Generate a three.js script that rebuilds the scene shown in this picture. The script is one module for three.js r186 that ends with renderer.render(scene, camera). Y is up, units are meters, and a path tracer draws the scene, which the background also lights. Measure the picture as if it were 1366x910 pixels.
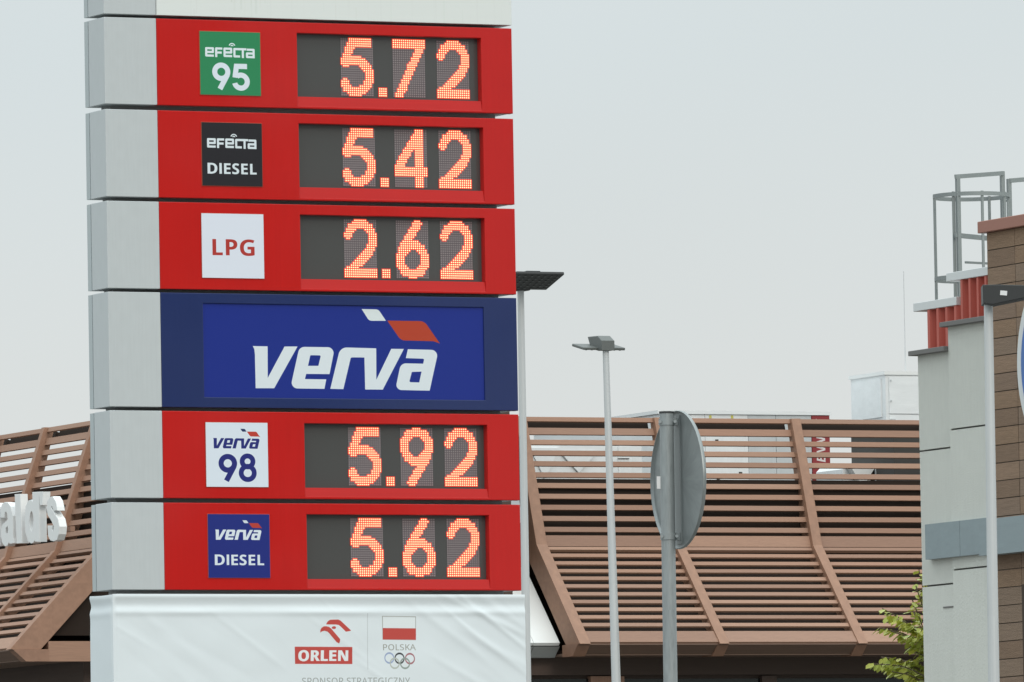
import * as THREE from 'three';
import { mergeGeometries } from 'three/addons/utils/BufferGeometryUtils.js';
import { RoundedBoxGeometry } from 'three/addons/geometries/RoundedBoxGeometry.js';

// ---------------------------------------------------------------- camera, sky, sun, exposure
const PW = 1366, PH = 910, FOCAL = 13500, PITCH = 0.066, ROLL = -0.0177, EYE = 1.6;
const scene = new THREE.Scene();
const camera = new THREE.PerspectiveCamera(2 * Math.atan(PH / 2 / FOCAL) * 180 / Math.PI, PW / PH, 1, 3000);
camera.position.set(0, EYE, 0);
camera.rotation.order = 'YXZ';
camera.rotation.set(PITCH, 0, ROLL);
camera.updateMatrixWorld(true);

const renderer = new THREE.WebGLRenderer({ antialias: true });
renderer.setSize(1024, 682);
renderer.toneMapping = THREE.LinearToneMapping;
renderer.toneMappingExposure = 1.0;
renderer.shadowMap.enabled = true;

// seeded random numbers and value noise
function rng(seed) { let a = seed >>> 0; return () => { a = (a + 0x6D2B79F5) >>> 0; let t = a; t = Math.imul(t ^ (t >>> 15), t | 1); t ^= t + Math.imul(t ^ (t >>> 7), t | 61); return ((t ^ (t >>> 14)) >>> 0) / 4294967296; }; }
const hash = (x, y, s) => { let h = Math.imul(x, 374761393) + Math.imul(y, 668265263) + Math.imul(s, 974634121); h = Math.imul(h ^ (h >>> 13), 1274126177); return ((h ^ (h >>> 16)) >>> 0) / 4294967296; };
function vnoise(x, y, s = 1, wrap = 0) {
  const xi = Math.floor(x), yi = Math.floor(y), fx = x - xi, fy = y - yi, m = (v) => wrap ? ((v % wrap) + wrap) % wrap : v;
  const u = fx * fx * (3 - 2 * fx), v = fy * fy * (3 - 2 * fy);
  const a = hash(m(xi), m(yi), s), b = hash(m(xi + 1), m(yi), s), c = hash(m(xi), m(yi + 1), s), d = hash(m(xi + 1), m(yi + 1), s);
  return a + (b - a) * u + (c - a) * v + (a - b - c + d) * u * v;
}
// overcast sky: brighter towards the zenith, with soft low cloud texture all round
{
  const W = 2048, H = 1024, data = new Float32Array(W * H * 4);
  for (let j = 0; j < H; j++) {
    const el = ((j + 0.5) / H - 0.5) * Math.PI, s = Math.sin(el);
    for (let i = 0; i < W; i++) {
      const k = (j * W + i) * 4;
      let L = s >= 0 ? 0.738 * (1 + 2.15 * Math.pow(s, 1.7)) : 0.722 * Math.max(0.25, 1 + 6 * s);
      const n = vnoise(i / 16, j / 8, 3, 128) * 0.5 + vnoise(i / 64, j / 20, 5, 32) * 0.5;
      const n2 = vnoise(i / 24 + 40, j / 9, 9, 0);
      L *= 0.95 + 0.06 * n;
      const t = Math.min(1, Math.max(0, (s - 0.045) / 0.05)) + (n2 - 0.5) * 0.25;
      data[k] = L * (0.977 - 0.082 * t); data[k + 1] = L * (1.003 - 0.016 * t); data[k + 2] = L * (0.982 + 0.028 * t); data[k + 3] = 1;
    }
  }
  const sky = new THREE.DataTexture(data, W, H, THREE.RGBAFormat, THREE.FloatType);
  sky.mapping = THREE.EquirectangularReflectionMapping; sky.magFilter = THREE.LinearFilter; sky.needsUpdate = true;
  scene.background = sky; scene.environment = sky;
}
const sun = new THREE.DirectionalLight(0xfff4e6, 0.85);
sun.position.set(45, 62, 40); sun.target.position.set(0, 3, -60);
sun.castShadow = true; sun.shadow.radius = 40; sun.shadow.mapSize.set(2048, 2048);
Object.assign(sun.shadow.camera, { left: -70, right: 70, top: 70, bottom: -70, near: 1, far: 300 });
scene.add(sun, sun.target);

// ---------------------------------------------------------------- pixel to place
const V3 = THREE.Vector3;
function ray(px, py) { return new V3((px - PW / 2) / FOCAL, (PH / 2 - py) / FOCAL, -1).applyQuaternion(camera.quaternion); }
function at(px, py, depth) { const r = ray(px, py); return r.multiplyScalar(depth / -r.z).add(camera.position); }
// local frames: x along the front face, y up from the ground, -z inward
function makeFrame(origin, theta) {
  const q = new THREE.Quaternion().setFromAxisAngle(new V3(0, 1, 0), theta), qi = q.clone().invert();
  const toLocal = (p) => p.clone().sub(origin).applyQuaternion(qi);
  const c = toLocal(camera.position);
  return {
    origin, theta, toLocal,
    front(px, py, z = 0) { const d = ray(px, py).applyQuaternion(qi), k = (z - c.z) / d.z; return c.clone().addScaledVector(d, k); },
    side(px, py, x = 0) { const d = ray(px, py).applyQuaternion(qi), k = (x - c.x) / d.x; return c.clone().addScaledVector(d, k); },
  };
}

// ---------------------------------------------------------------- helpers
const taken = {};
function numbered(name) { const k = taken[name] = (taken[name] ?? -1) + 1; return k ? `${name}_${String(k).padStart(3, '0')}` : name; }
function thing(name, label, category, frame, group) {
  const o = new THREE.Group(); o.name = numbered(name); o.userData = { label, category };
  if (group) o.userData.group = group;
  if (frame) { o.position.copy(frame.origin); o.rotation.y = frame.theta; }
  scene.add(o); return o;
}
function part(parent, name, geo, mat, pos, rot) {
  const m = new THREE.Mesh(geo, mat); m.name = name; m.castShadow = m.receiveShadow = true;
  if (pos) m.position.set(...pos);
  if (rot) m.rotation.set(...rot);
  parent.add(m); return m;
}
const box = (w, h, d) => new THREE.BoxGeometry(w, h, d);
// box between two corners
function span(parent, name, mat, x0, x1, y0, y1, z0, z1, r = 0) {
  const w = Math.abs(x1 - x0), h = Math.abs(y1 - y0), d = Math.abs(z1 - z0);
  const g = r ? new RoundedBoxGeometry(w, h, d, 2, r) : box(w, h, d);
  return part(parent, name, g, mat, [(x0 + x1) / 2, (y0 + y1) / 2, (z0 + z1) / 2]);
}
function tube(points, radius, seg = 24, sides = 8) { return new THREE.TubeGeometry(new THREE.CatmullRomCurve3(points), seg, radius, sides, false); }
function bar(parent, name, mat, a, b, r0, r1 = r0, sides = 14) {
  const d = b.clone().sub(a), g = new THREE.CylinderGeometry(r1, r0, d.length(), sides);
  const m = part(parent, name, g, mat); m.position.copy(a).addScaledVector(d, 0.5);
  m.quaternion.setFromUnitVectors(new V3(0, 1, 0), d.normalize()); return m;
}
const lin = (r, g, b) => new THREE.Color().setRGB(r, g, b);
function dataTex(w, h, fn, srgb = false) {
  const d = new Uint8Array(w * h * 4);
  for (let j = 0; j < h; j++) for (let i = 0; i < w; i++) { const v = fn(i, j), k = (j * w + i) * 4; for (let c = 0; c < 3; c++) d[k + c] = Math.max(0, Math.min(255, 255 * (Array.isArray(v) ? v[c] : v))); d[k + 3] = 255; }
  const t = new THREE.DataTexture(d, w, h); t.wrapS = t.wrapT = THREE.RepeatWrapping; t.magFilter = THREE.LinearFilter; t.minFilter = THREE.LinearMipmapLinearFilter; t.generateMipmaps = true;
  if (srgb) t.colorSpace = THREE.SRGBColorSpace; t.needsUpdate = true; return t;
}
const grime = dataTex(256, 256, (i, j) => { const n = 0.5 * vnoise(i / 32, j / 32, 11, 8) + 0.3 * vnoise(i / 8, j / 8, 12, 32) + 0.2 * vnoise(i / 2, j / 2, 13, 128); return 0.88 + 0.12 * n; });
const streak = dataTex(256, 256, (i, j) => { const n = 0.6 * vnoise(i / 5, j / 64, 21, 0) + 0.4 * vnoise(i / 40, j / 30, 22, 0); return 0.86 + 0.14 * n; });
const grain = dataTex(512, 128, (i, j) => { const n = 0.55 * vnoise(i / 60, j / 3, 31) + 0.3 * vnoise(i / 18, j / 1.4, 32) + 0.15 * vnoise(i / 128, j / 20, 33); return 0.74 + 0.26 * n; });
const roughN = dataTex(256, 256, (i, j) => 0.75 + 0.25 * (0.5 * vnoise(i / 20, j / 20, 41, 0) + 0.5 * vnoise(i / 4, j / 4, 42, 0)));
const fineBump = dataTex(256, 256, (i, j) => 0.5 * vnoise(i / 2, j / 2, 51, 128) + 0.5 * vnoise(i / 6, j / 6, 52, 0));
const dust = dataTex(512, 512, (i, j) => { const st = vnoise(i / 3, j / 90, 71) * 0.6 + vnoise(i / 11, j / 140, 72) * 0.4, sp = vnoise(i / 1.7, j / 1.7, 73), cl = vnoise(i / 70, j / 50, 74); return 0.90 + 0.055 * st + 0.03 * cl + (sp > 0.965 ? -0.10 : 0) + 0.02 * sp; });
const spangle = dataTex(256, 256, (i, j) => { const n = 0.45 * vnoise(i / 10, j / 14, 81) + 0.3 * vnoise(i / 3, j / 5, 82) + 0.25 * vnoise(i / 40, j / 60, 83); return 0.72 + 0.36 * n; });
function rep(t, x, y) { const c = t.clone(); c.repeat.set(x, y); c.needsUpdate = true; return c; }
const std = (o) => new THREE.MeshStandardMaterial(o);
const phys = (o) => new THREE.MeshPhysicalMaterial(o);
function canvasTex(w, h, draw) {
  const c = document.createElement('canvas'); c.width = w; c.height = h; const g = c.getContext('2d'); draw(g, w, h);
  const t = new THREE.CanvasTexture(c); t.colorSpace = THREE.SRGBColorSpace; t.anisotropy = 8; return t;
}

const M = {
  asphalt: std({ color: lin(0.165, 0.16, 0.15), roughness: 0.95, map: rep(grime, 200, 200) }),
  panelGrey: std({ color: lin(0.55, 0.585, 0.595), roughness: 0.42, map: rep(dust, 1, 1) }),
  panelBack: std({ color: lin(0.46, 0.51, 0.52), roughness: 0.5 }),
  capWhite: std({ color: lin(0.74, 0.76, 0.745), roughness: 0.45, map: streak }),
  core: std({ color: lin(0.42, 0.43, 0.43), roughness: 0.7, map: grime }),
  red: phys({ color: lin(0.56, 0.012, 0.010), roughness: 0.3, specularIntensity: 0.3, clearcoat: 0.42, clearcoatRoughness: 0.05, map: rep(dust, 0.6, 0.9) }),
  navy: phys({ color: lin(0.016, 0.031, 0.125), map: rep(dust, 0.6, 0.9), roughness: 0.3, specularIntensity: 0.35, clearcoat: 0.55, clearcoatRoughness: 0.06 }),
  screen: phys({ color: lin(0.06, 0.06, 0.058), roughness: 0.35, clearcoat: 0.4, clearcoatRoughness: 0.1 }),
  ledPad: std({ color: lin(0.10, 0.08, 0.084), roughness: 0.6 }),
  ledOff: std({ color: lin(0.27, 0.23, 0.238), roughness: 0.5 }),
  ledGlow: std({ color: lin(0.2, 0.02, 0.015), roughness: 0.6, emissive: lin(0.85, 0.05, 0.02), emissiveIntensity: 1.0 }),
  ledOn: std({ color: lin(0.4, 0.3, 0.2), roughness: 0.5, emissive: lin(1.0, 0.72, 0.40), emissiveIntensity: 1.5 }),
  paleMetal: std({ color: lin(0.60, 0.62, 0.625), roughness: 0.45, metalness: 0.15, map: rep(streak, 1, 3) }),
  galvDark: std({ color: lin(0.25, 0.275, 0.275), roughness: 0.55, metalness: 0.2, map: grime }),
  lampDark: std({ color: lin(0.028, 0.03, 0.031), roughness: 0.5 }),
  lampGrey: std({ color: lin(0.13, 0.14, 0.135), roughness: 0.5, metalness: 0.2 }),
  sticker: std({ color: lin(0.75, 0.75, 0.75), roughness: 0.5 }),
  galv: std({ color: lin(0.34, 0.37, 0.375), roughness: 0.5, metalness: 0.3, map: rep(spangle, 1, 5), roughnessMap: roughN }),
  signBack: std({ color: lin(0.30, 0.325, 0.325), roughness: 0.42, metalness: 0.45, map: rep(spangle, 2, 1) }),
  wallDark: std({ color: lin(0.085, 0.055, 0.043), roughness: 0.75, map: rep(grain, 2, 6) }),
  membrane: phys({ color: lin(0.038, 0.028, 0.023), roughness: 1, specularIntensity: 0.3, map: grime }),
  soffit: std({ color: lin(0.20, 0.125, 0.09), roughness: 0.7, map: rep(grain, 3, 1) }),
  darkGlass: phys({ color: lin(0.012, 0.013, 0.014), roughness: 0.08 }),
  whiteSheet: std({ color: lin(0.80, 0.81, 0.80), roughness: 0.4 }),
  trimGrey: std({ color: lin(0.42, 0.44, 0.44), roughness: 0.45, metalness: 0.2 }),
  unitWhite: std({ color: lin(0.84, 0.86, 0.865), roughness: 0.45, map: grime }),
  unitGrey: std({ color: lin(0.60, 0.63, 0.64), roughness: 0.45, metalness: 0.2, map: grime }),
  unitDark: std({ color: lin(0.045, 0.043, 0.04), roughness: 0.7 }),
  letterWhite: std({ color: lin(0.78, 0.785, 0.78), roughness: 0.4 }),
  plaster: std({ color: lin(0.725, 0.735, 0.68), roughness: 0.92, map: rep(dust, 1.3, 1.1), bumpMap: rep(fineBump, 4, 9), bumpScale: 0.004 }),
  capGrey: std({ color: lin(0.16, 0.155, 0.15), roughness: 0.6 }),
  copingWhite: std({ color: lin(0.66, 0.68, 0.68), roughness: 0.5 }),
  copingRed: std({ color: lin(0.34, 0.155, 0.115), roughness: 0.6 }),
  corrugated: std({ color: lin(0.52, 0.11, 0.078), roughness: 0.5, map: rep(streak, 2, 1) }),
  band: std({ color: lin(0.29, 0.35, 0.37), roughness: 0.5, metalness: 0.1, map: grime }),
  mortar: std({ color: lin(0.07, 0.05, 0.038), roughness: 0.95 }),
  blueFace: phys({ color: lin(0.04, 0.14, 0.42), roughness: 0.3 }),
  bark: std({ color: lin(0.12, 0.09, 0.06), roughness: 0.95 }),
};
const woods = [[0.365, 0.202, 0.132], [0.39, 0.221, 0.148], [0.33, 0.181, 0.119], [0.375, 0.206, 0.136], [0.35, 0.201, 0.138], [0.31, 0.173, 0.116], [0.405, 0.234, 0.158]].map(([r, g, b], k) => {
  const t = rep(grain, 3, 1); t.offset.set(k * 0.23, k * 0.31); return std({ color: lin(r, g, b), roughness: 0.62, map: t });
});
const tileMats = [[0.30, 0.20, 0.133], [0.262, 0.172, 0.114], [0.335, 0.222, 0.148], [0.29, 0.203, 0.143], [0.315, 0.205, 0.13], [0.28, 0.19, 0.133]].map(([r, g, b], k) => {
  const t = rep(grain, 0.5, 0.5); t.offset.set(k * 0.4, k * 0.27); return std({ color: lin(r, g, b), roughness: 0.88, map: t, bumpMap: fineBump, bumpScale: 0.004 });
});

// ---------------------------------------------------------------- the ground
{
  const g = new THREE.Mesh(new THREE.PlaneGeometry(1600, 1600), M.asphalt); g.rotation.x = -Math.PI / 2; g.position.set(0, 0, -300); g.name = 'ground';
  g.receiveShadow = true; g.userData = { kind: 'structure', label: 'pale grey paved forecourt ground' }; scene.add(g);
}

// ================================================================ the restaurant
const TH = 0.4252;                                     // turn shared by everything built on this grid
const RS = 0.842;                                      // metres per fitted unit
const restFrame = makeFrame(new V3(0.5798 * RS, 0, -95 * RS), TH);
const yE = EYE + 3.434 * RS, tK = 0.962 * RS, yK = EYE + 4.378 * RS, tT = 1.387 * RS, yT = EYE + 5.604 * RS;
const XL = -4.44, ZV = -0.94;                          // eave line of the side roof, its gable end
{
  const R = thing('restaurant_building', 'brown restaurant building with a slatted mansard roof of horizontal timber boards', 'building', restFrame);
  const rnd = rng(71);
  const lowV = new THREE.Vector2(tK, yK - yE), upV = new THREE.Vector2(tT - tK, yT - yK);
  const lowL = lowV.length(), upL = upV.length(), lowA = Math.atan2(lowV.y, lowV.x), upA = Math.atan2(upV.y, upV.x);
  const rafterShape = (d) => {
    const s = new THREE.Shape(), lift = 0.035;
    const a = [-lift * 0.6, yE - 0.012], k = [tK - lift * 0.95, yK + lift * 0.45], t = [tT - lift, yT + 0.03];
    s.moveTo(...a); s.lineTo(...k); s.lineTo(...t); s.lineTo(tT + 0.05, yT + 0.03); s.lineTo(tK + d, yK - 0.02); s.lineTo(d * 1.25, yE - 0.012); s.closePath(); return s;
  };
  // face(): one mansard face. M maps (along, up, -inward) to the building's frame
  function face(mat4, rafters, s0, s1, deep) {
    const put = (m) => { m.updateMatrix(); m.applyMatrix4(mat4); return m; };
    rafters.forEach(([s, w, d]) => {
      const g = new THREE.ExtrudeGeometry(rafterShape(d), { depth: w, bevelEnabled: true, bevelSize: 0.002, bevelThickness: 0.002, bevelSegments: 1 });
      put(part(R, 'rafter', g, woods[0], [s, 0, 0], [0, Math.PI / 2, 0]));
    });
    const bays = [];
    for (let i = 0; i + 1 < rafters.length; i++) bays.push([rafters[i][0] + rafters[i][1] + 0.003, rafters[i + 1][0] - 0.003]);
    const board = (name, b, lower, frac, width, thick, depth = 0, mat) => {
      const [a, v, t0, y0] = lower ? [lowA, lowV, 0, yE] : [upA, upV, tK, yK];
      const t = t0 + v.x * frac, y = y0 + v.y * frac, L = b[1] - b[0];
      const m = part(R, name, box(L, width, thick), mat ?? woods[Math.floor(rnd() * woods.length)]);
      // the board lies in the slope; its outer face is flush with the slope line
      const nx = Math.sin(a), ny = Math.cos(a);
      m.position.set((b[0] + b[1]) / 2, y - ny * (thick / 2 + depth), -(t + nx * (thick / 2 + depth)));
      m.rotation.set(a - Math.PI / 2 + (name === 'slat' ? (rnd() - 0.5) * 0.05 : 0), 0, name === 'slat' ? (rnd() - 0.5) * 0.0022 : 0);
      put(m);
    };
    for (const b of bays) {
      board('eave_board', b, true, 0.058, 0.128, 0.03);
      for (let i = 0; i < 10; i++) board('slat', b, true, 0.117 + 0.081 * (i + 0.42) + 0.034, 0.040, 0.016, 0.002 + 0.003 * rnd());
      board('knee_board', b, true, 0.985, 0.034, 0.03);
      board('knee_board', b, false, 0.048, 0.094, 0.03, 0.002);
      for (const f of [0.139, 0.226, 0.314, 0.401, 0.487, 0.572, 0.66, 0.746, 0.831]) board('slat', b, false, f, 0.042, 0.018, 0.002 + 0.003 * rnd());
      board('slat', b, false, 0.918, 0.058, 0.018, 0.002);
      board('cap_board', b, false, 1.008, 0.038, 0.02, -0.012);
      board('cap_beam', b, false, 0.985, 0.10, 0.03, 0.09, M.membrane);
    }
    // sheeting behind the slats, soffit, and the dark parapet inside
    const slab = (name, mat, ta, ya, tb, yb, thick, z0 = s0, z1 = s1) => {
      const dx = tb - ta, dy = yb - ya, L = Math.hypot(dx, dy), m = part(R, name, box(z1 - z0, L, thick), mat, [(z0 + z1) / 2, (ya + yb) / 2, -(ta + tb) / 2], [Math.atan2(dy, dx) - Math.PI / 2, 0, 0]); return put(m);
    };
    slab('sheeting', M.membrane, 0.17, yE + 0.03, tK + 0.17, yK + 0.02, 0.02, s0 + 0.09, s1 - 0.09);
    slab('parapet', M.membrane, tK + 0.22, yK - 0.3, tK + 0.24, deep, 0.04, s0 + 0.09, s1 - 0.09);
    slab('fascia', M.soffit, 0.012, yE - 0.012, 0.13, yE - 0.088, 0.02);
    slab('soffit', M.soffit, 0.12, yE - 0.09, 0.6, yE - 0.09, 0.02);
    rafters.forEach(([s, w]) => { const g = new THREE.ExtrudeGeometry(new THREE.Shape([[0.0, yE - 0.013], [0.11, yE - 0.108], [0.3, yE - 0.108], [0.3, yE - 0.013]].map((p) => new THREE.Vector2(...p))), { depth: w + 0.02, bevelEnabled: false }); put(part(R, 'eave_bracket', g, woods[2], [s - 0.01, 0, 0], [0, Math.PI / 2, 0])); });
  }
  const parTop = restFrame.front(900, 640, -(tK + 0.24)).y;
  const m4R = new THREE.Matrix4();
  const rw = 0.078;
  const sp = (px) => restFrame.front(px, 857, 0).x;
  face(m4R, [[0, 0.09, 0.2], [sp(959.5), rw, 0.14], [sp(1144.5), rw, 0.14], [sp(1144.5) * 1.5, rw, 0.14], [sp(1144.5) * 2, rw, 0.14]], 0, sp(1144.5) * 2 + rw, parTop);
  const m4L = new THREE.Matrix4().makeTranslation(XL, 0, ZV).multiply(new THREE.Matrix4().makeRotationY(-Math.PI / 2));
  const sl = 1.2408 * 1.0346 * RS, lr = [];
  for (let k = 6; k >= 1; k--) lr.push([-sl * k, 0.06, 0.12]);
  lr.push([-0.085, 0.085, 0.19]);
  face(m4L, lr, -sl * 6, 0, parTop);
  // gable end of the side roof: tie beam, and a dark board painted as the shaded opening
  span(R, 'tie_beam', woods[1], XL + 0.301, XL + 2.6, yE - 0.108, yE + 0.05, ZV - 0.09, ZV + 0.006);
  {
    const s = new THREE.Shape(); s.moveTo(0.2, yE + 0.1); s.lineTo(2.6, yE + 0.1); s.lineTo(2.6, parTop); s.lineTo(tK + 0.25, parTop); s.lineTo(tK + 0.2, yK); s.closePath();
    part(R, 'gable_shade_board', new THREE.ExtrudeGeometry(s, { depth: 0.03, bevelEnabled: false }), M.membrane, [XL, 0, ZV - 0.16]);
  }
  // walls under the eaves, roof deck
  const x1 = sp(1144.5) * 2 + rw, deckY = parTop - 0.35;
  span(R, 'wall', M.wallDark, -1.9, x1 + 3, 0, yE - 0.04, -12, -0.62);
  span(R, 'wall', M.wallDark, XL + 0.7, -1.9, 0, yE - 0.04, -12, -1.2);
  span(R, 'roof_deck', M.membrane, XL + 1.3, x1 + 3, yE, deckY, -12, -1.15);
  span(R, 'fascia_beam', M.wallDark, -1.7, x1, yE - 0.24, yE - 0.05, -0.618, -0.55);
  for (let i = 0; i < 5; i++) {
    const a = 0.65 + i * 1.35;
    span(R, 'window_pane', M.darkGlass, a, a + 1.22, 0.7, yE - 0.27, -0.617, -0.6);
    span(R, 'window_post', M.wallDark, a + 1.22, a + 1.35, 0.0, yE - 0.25, -0.616, -0.56);
  }
  span(R, 'window_pane', M.darkGlass, -1.2, 0.35, 0.3, yE - 0.27, -0.617, -0.6);
  span(R, 'window_post', woods[2], 0.352, 0.648, 0, yE - 0.25, -0.616, -0.555);
  for (let i = 0; i < 4; i++) span(R, 'window_pane', M.darkGlass, XL + 0.68, XL + 0.699, 0.6, yE - 0.3, -2.6 - i * 1.4, -1.4 - i * 1.4);
  span(R, 'added_shade_block', M.wallDark, -2.45, -0.36, 0, yT + 0.25, -3.2, -0.46);  // unseen block, added to keep sky light off the rake side
  // white entrance roof between the two slatted faces
  {
    const off = 0.36, bottom = yE - 0.002, L = 0.9, dx = L * Math.cos(lowA), dy = L * Math.sin(lowA), th = 0.03;
    const sheet = (a, b) => part(R, 'entrance_roof_sheet', box(b - a, L, th), M.whiteSheet, [(a + b) / 2, bottom + dy / 2, -(off + dx / 2)], [lowA - Math.PI / 2, 0, 0]);
    const cut = [-2.5, -1.55, -0.95, -0.235, -0.005];
    for (let i = 0; i + 1 < cut.length; i++) sheet(cut[i] + 0.002, cut[i + 1] - 0.002);
    const s = new THREE.Shape(); s.moveTo(0, 0); s.lineTo(0.10, -0.085); s.lineTo(0.4, -0.085); s.lineTo(0.4, 0); s.closePath();
    for (let i = 0; i + 1 < cut.length; i++) part(R, 'entrance_fascia', new THREE.ExtrudeGeometry(s, { depth: cut[i + 1] - cut[i] - 0.006, bevelEnabled: false }), M.trimGrey, [cut[i] + 0.003, bottom - 0.018, -off + 0.01], [0, Math.PI / 2, 0]);
  }
}

// thick white letters in front of the side roof
{
  const lt = 0.42, base = EYE + 4.25 * RS;
  const L = thing('roof_sign', 'row of thick white three-dimensional letters mounted on the slatted roof', 'sign', restFrame);
  const X = XL + lt;
  // traced in the photograph as (px, py) on the letters' own plane, facing away from the camera's axis
  const P = (px, py) => { const v = restFrame.side(px, py, X - 0.12); return new THREE.Vector2(v.z, v.y); };
  const T = (a) => a.map(([x, y]) => P(x / 9.1, 640 + y / 9.1));
  const depth = 0.06;
  function letter(outer, holes = []) {
    const s = new THREE.Shape(); s.setFromPoints(T(outer)); for (const h of holes) { const p = new THREE.Path(); p.setFromPoints(T(h)); s.holes.push(p); }
    const g = new THREE.ExtrudeGeometry(s, { depth, bevelEnabled: true, bevelSize: 0.002, bevelThickness: 0.002, bevelSegments: 1, curveSegments: 8 });
    // shape x runs along local z, extrusion runs inward (+x)
    part(L, 'letter', g, M.letterWhite, [X - 0.12 + depth, 0, 0], [0, -Math.PI / 2, 0]);
  }
  const ell = (cx, cy, rx, ry, n = 28, a0 = 0, a1 = 2 * Math.PI) => Array.from({ length: n }, (_, i) => { const a = a0 + (a1 - a0) * i / n; return [cx + rx * Math.cos(a), cy + ry * Math.sin(a)]; });
  letter([[-120, 285], [-70, 283], [-62, 330], [-40, 290], [-15, 285], [0, 330], [0, 800], [-45, 803], [-45, 380], [-58, 370], [-68, 400], [-68, 806], [-120, 810]]);
  letter([[10, 360], [25, 300], [55, 275], [95, 280], [130, 330], [155, 440], [160, 700], [168, 770], [120, 778], [108, 760], [90, 800], [60, 808], [30, 770], [12, 690], [15, 600], [35, 540], [75, 505], [95, 480], [85, 400], [70, 385], [55, 410], [50, 460], [8, 462]], [[[70, 590], [92, 560], [100, 600], [98, 640], [82, 662], [68, 640]]]);
  letter([[180, 180], [245, 176], [268, 768], [205, 775], [190, 480]]);
  letter([[392, 155], [470, 150], [480, 752], [430, 752], [418, 735], [405, 765], [375, 773], [340, 740], [310, 640], [298, 480], [310, 330], [345, 255], [380, 245], [397, 275]], [ell(383, 505, 24, 122)]);
  letter([[472, 150], [522, 148], [515, 305], [485, 310]]);
  letter([[575, 260], [605, 215], [640, 205], [675, 260], [690, 330], [696, 372], [650, 375], [635, 322], [620, 320], [622, 350], [660, 410], [705, 480], [722, 570], [715, 660], [690, 730], [650, 748], [610, 735], [585, 680], [578, 560], [640, 560], [632, 600], [640, 630], [655, 620], [655, 570], [625, 500], [580, 430], [565, 340]]);
  const rail = span(L, 'mounting_rail', woods[2], X + 0.035, X + 0.075, restFrame.side(40, 712, X).y - 0.02, restFrame.side(40, 712, X).y + 0.02, restFrame.side(-20, 712, X).z, restFrame.side(88, 706, X).z);
}

// ---------------------------------------------------------------- rooftop machinery
function roofUnit(name, label, pxCorner, pyTop, depth, width, long, baseY, build) {
  const o = at(pxCorner, pyTop, depth), top = o.y; o.y = 0;
  const f = makeFrame(o, TH), t = thing(name, label, 'roof unit', f);
  build(t, f, top, baseY); return t;
}
const deck = restFrame.front(900, 643, -(tK + 0.24)).y - 0.35;
roofUnit('air_handling_unit', 'long white rooftop air handling unit with a dark red lettered end panel', 880, 547.5, 86.5, 0, 0, deck, (t, f, top, by) => {
  const fx = (px) => f.front(px, 600, 0).x, fy = (py) => f.front(1000, py, 0).y;
  const cuts = [880, 941, 998.6, 1035.7, 1083];
  for (let i = 0; i + 1 < cuts.length; i++) span(t, 'cladding_panel', i === 2 || i === 3 ? M.unitGrey : M.unitWhite, fx(cuts[i]) + 0.002, fx(cuts[i + 1]) - 0.002, by, top - 0.03, -0.05, 0);
  span(t, 'unit_body', M.unitWhite, fx(880) + 0.001, fx(1107), by, top - 0.031, -2.6, -0.051);
  span(t, 'roof_rail', M.unitWhite, fx(880) - 0.02, fx(1107) + 0.01, top - 0.03, top, -2.62, 0.015);
  const x0 = fx(1083), x1 = fx(1107), y0 = by, y1 = top - 0.032;
  const tex = canvasTex(128, 512, (g, w, h) => {
    g.fillStyle = '#8e2c30'; g.fillRect(0, 0, w, h); g.save(); g.translate(w * 0.5, h * 0.42); g.rotate(-Math.PI / 2); g.fillStyle = '#d9d3d2'; g.font = 'bold 92px sans-serif'; g.textAlign = 'center'; g.textBaseline = 'middle'; g.transform(1, 0, -0.2, 1, 0, 0); g.fillText('LENNOX', 0, 0, 400); g.restore();
  });
  const yb = fy(645);
  span(t, 'end_panel', std({ color: lin(0.27, 0.026, 0.03), roughness: 0.5 }), x0 + 0.002, x1, y0, y1, -0.05, 0.004);
  part(t, 'lettered_plate', new THREE.PlaneGeometry(x1 - x0 - 0.01, y1 - yb), std({ map: tex, roughness: 0.5 }), [(x0 + x1) / 2, (y1 + yb) / 2, 0.006]);
  // sloping rain hood beside the end panel
  const hs = new THREE.Shape(); hs.moveTo(0, 0); hs.lineTo(0.14, -0.06); hs.lineTo(0.14, -0.14); hs.lineTo(0, -0.14); hs.closePath();
  part(t, 'rain_hood', new THREE.ExtrudeGeometry(hs, { depth: 0.5, bevelEnabled: false }), M.unitGrey, [x1 + 0.001, top - 0.03, -0.6]);
  for (const px of [948, 977]) { const m = span(t, 'warning_label', std({ color: lin(0.6, 0.55, 0.12), roughness: 0.6 }), fx(px) - 0.008, fx(px) + 0.014, fy(558.5), fy(554.5), 0, 0.003); }
  for (const [px, py] of [[956, 588], [987, 631], [957, 639]]) span(t, 'latch', M.unitDark, fx(px) - 0.012, fx(px) + 0.014, fy(py) - 0.008, fy(py) + 0.008, 0, 0.012);
  for (const px of [838, 852]) { const q = f.side(px, 600, -0.0); }
});
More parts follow.
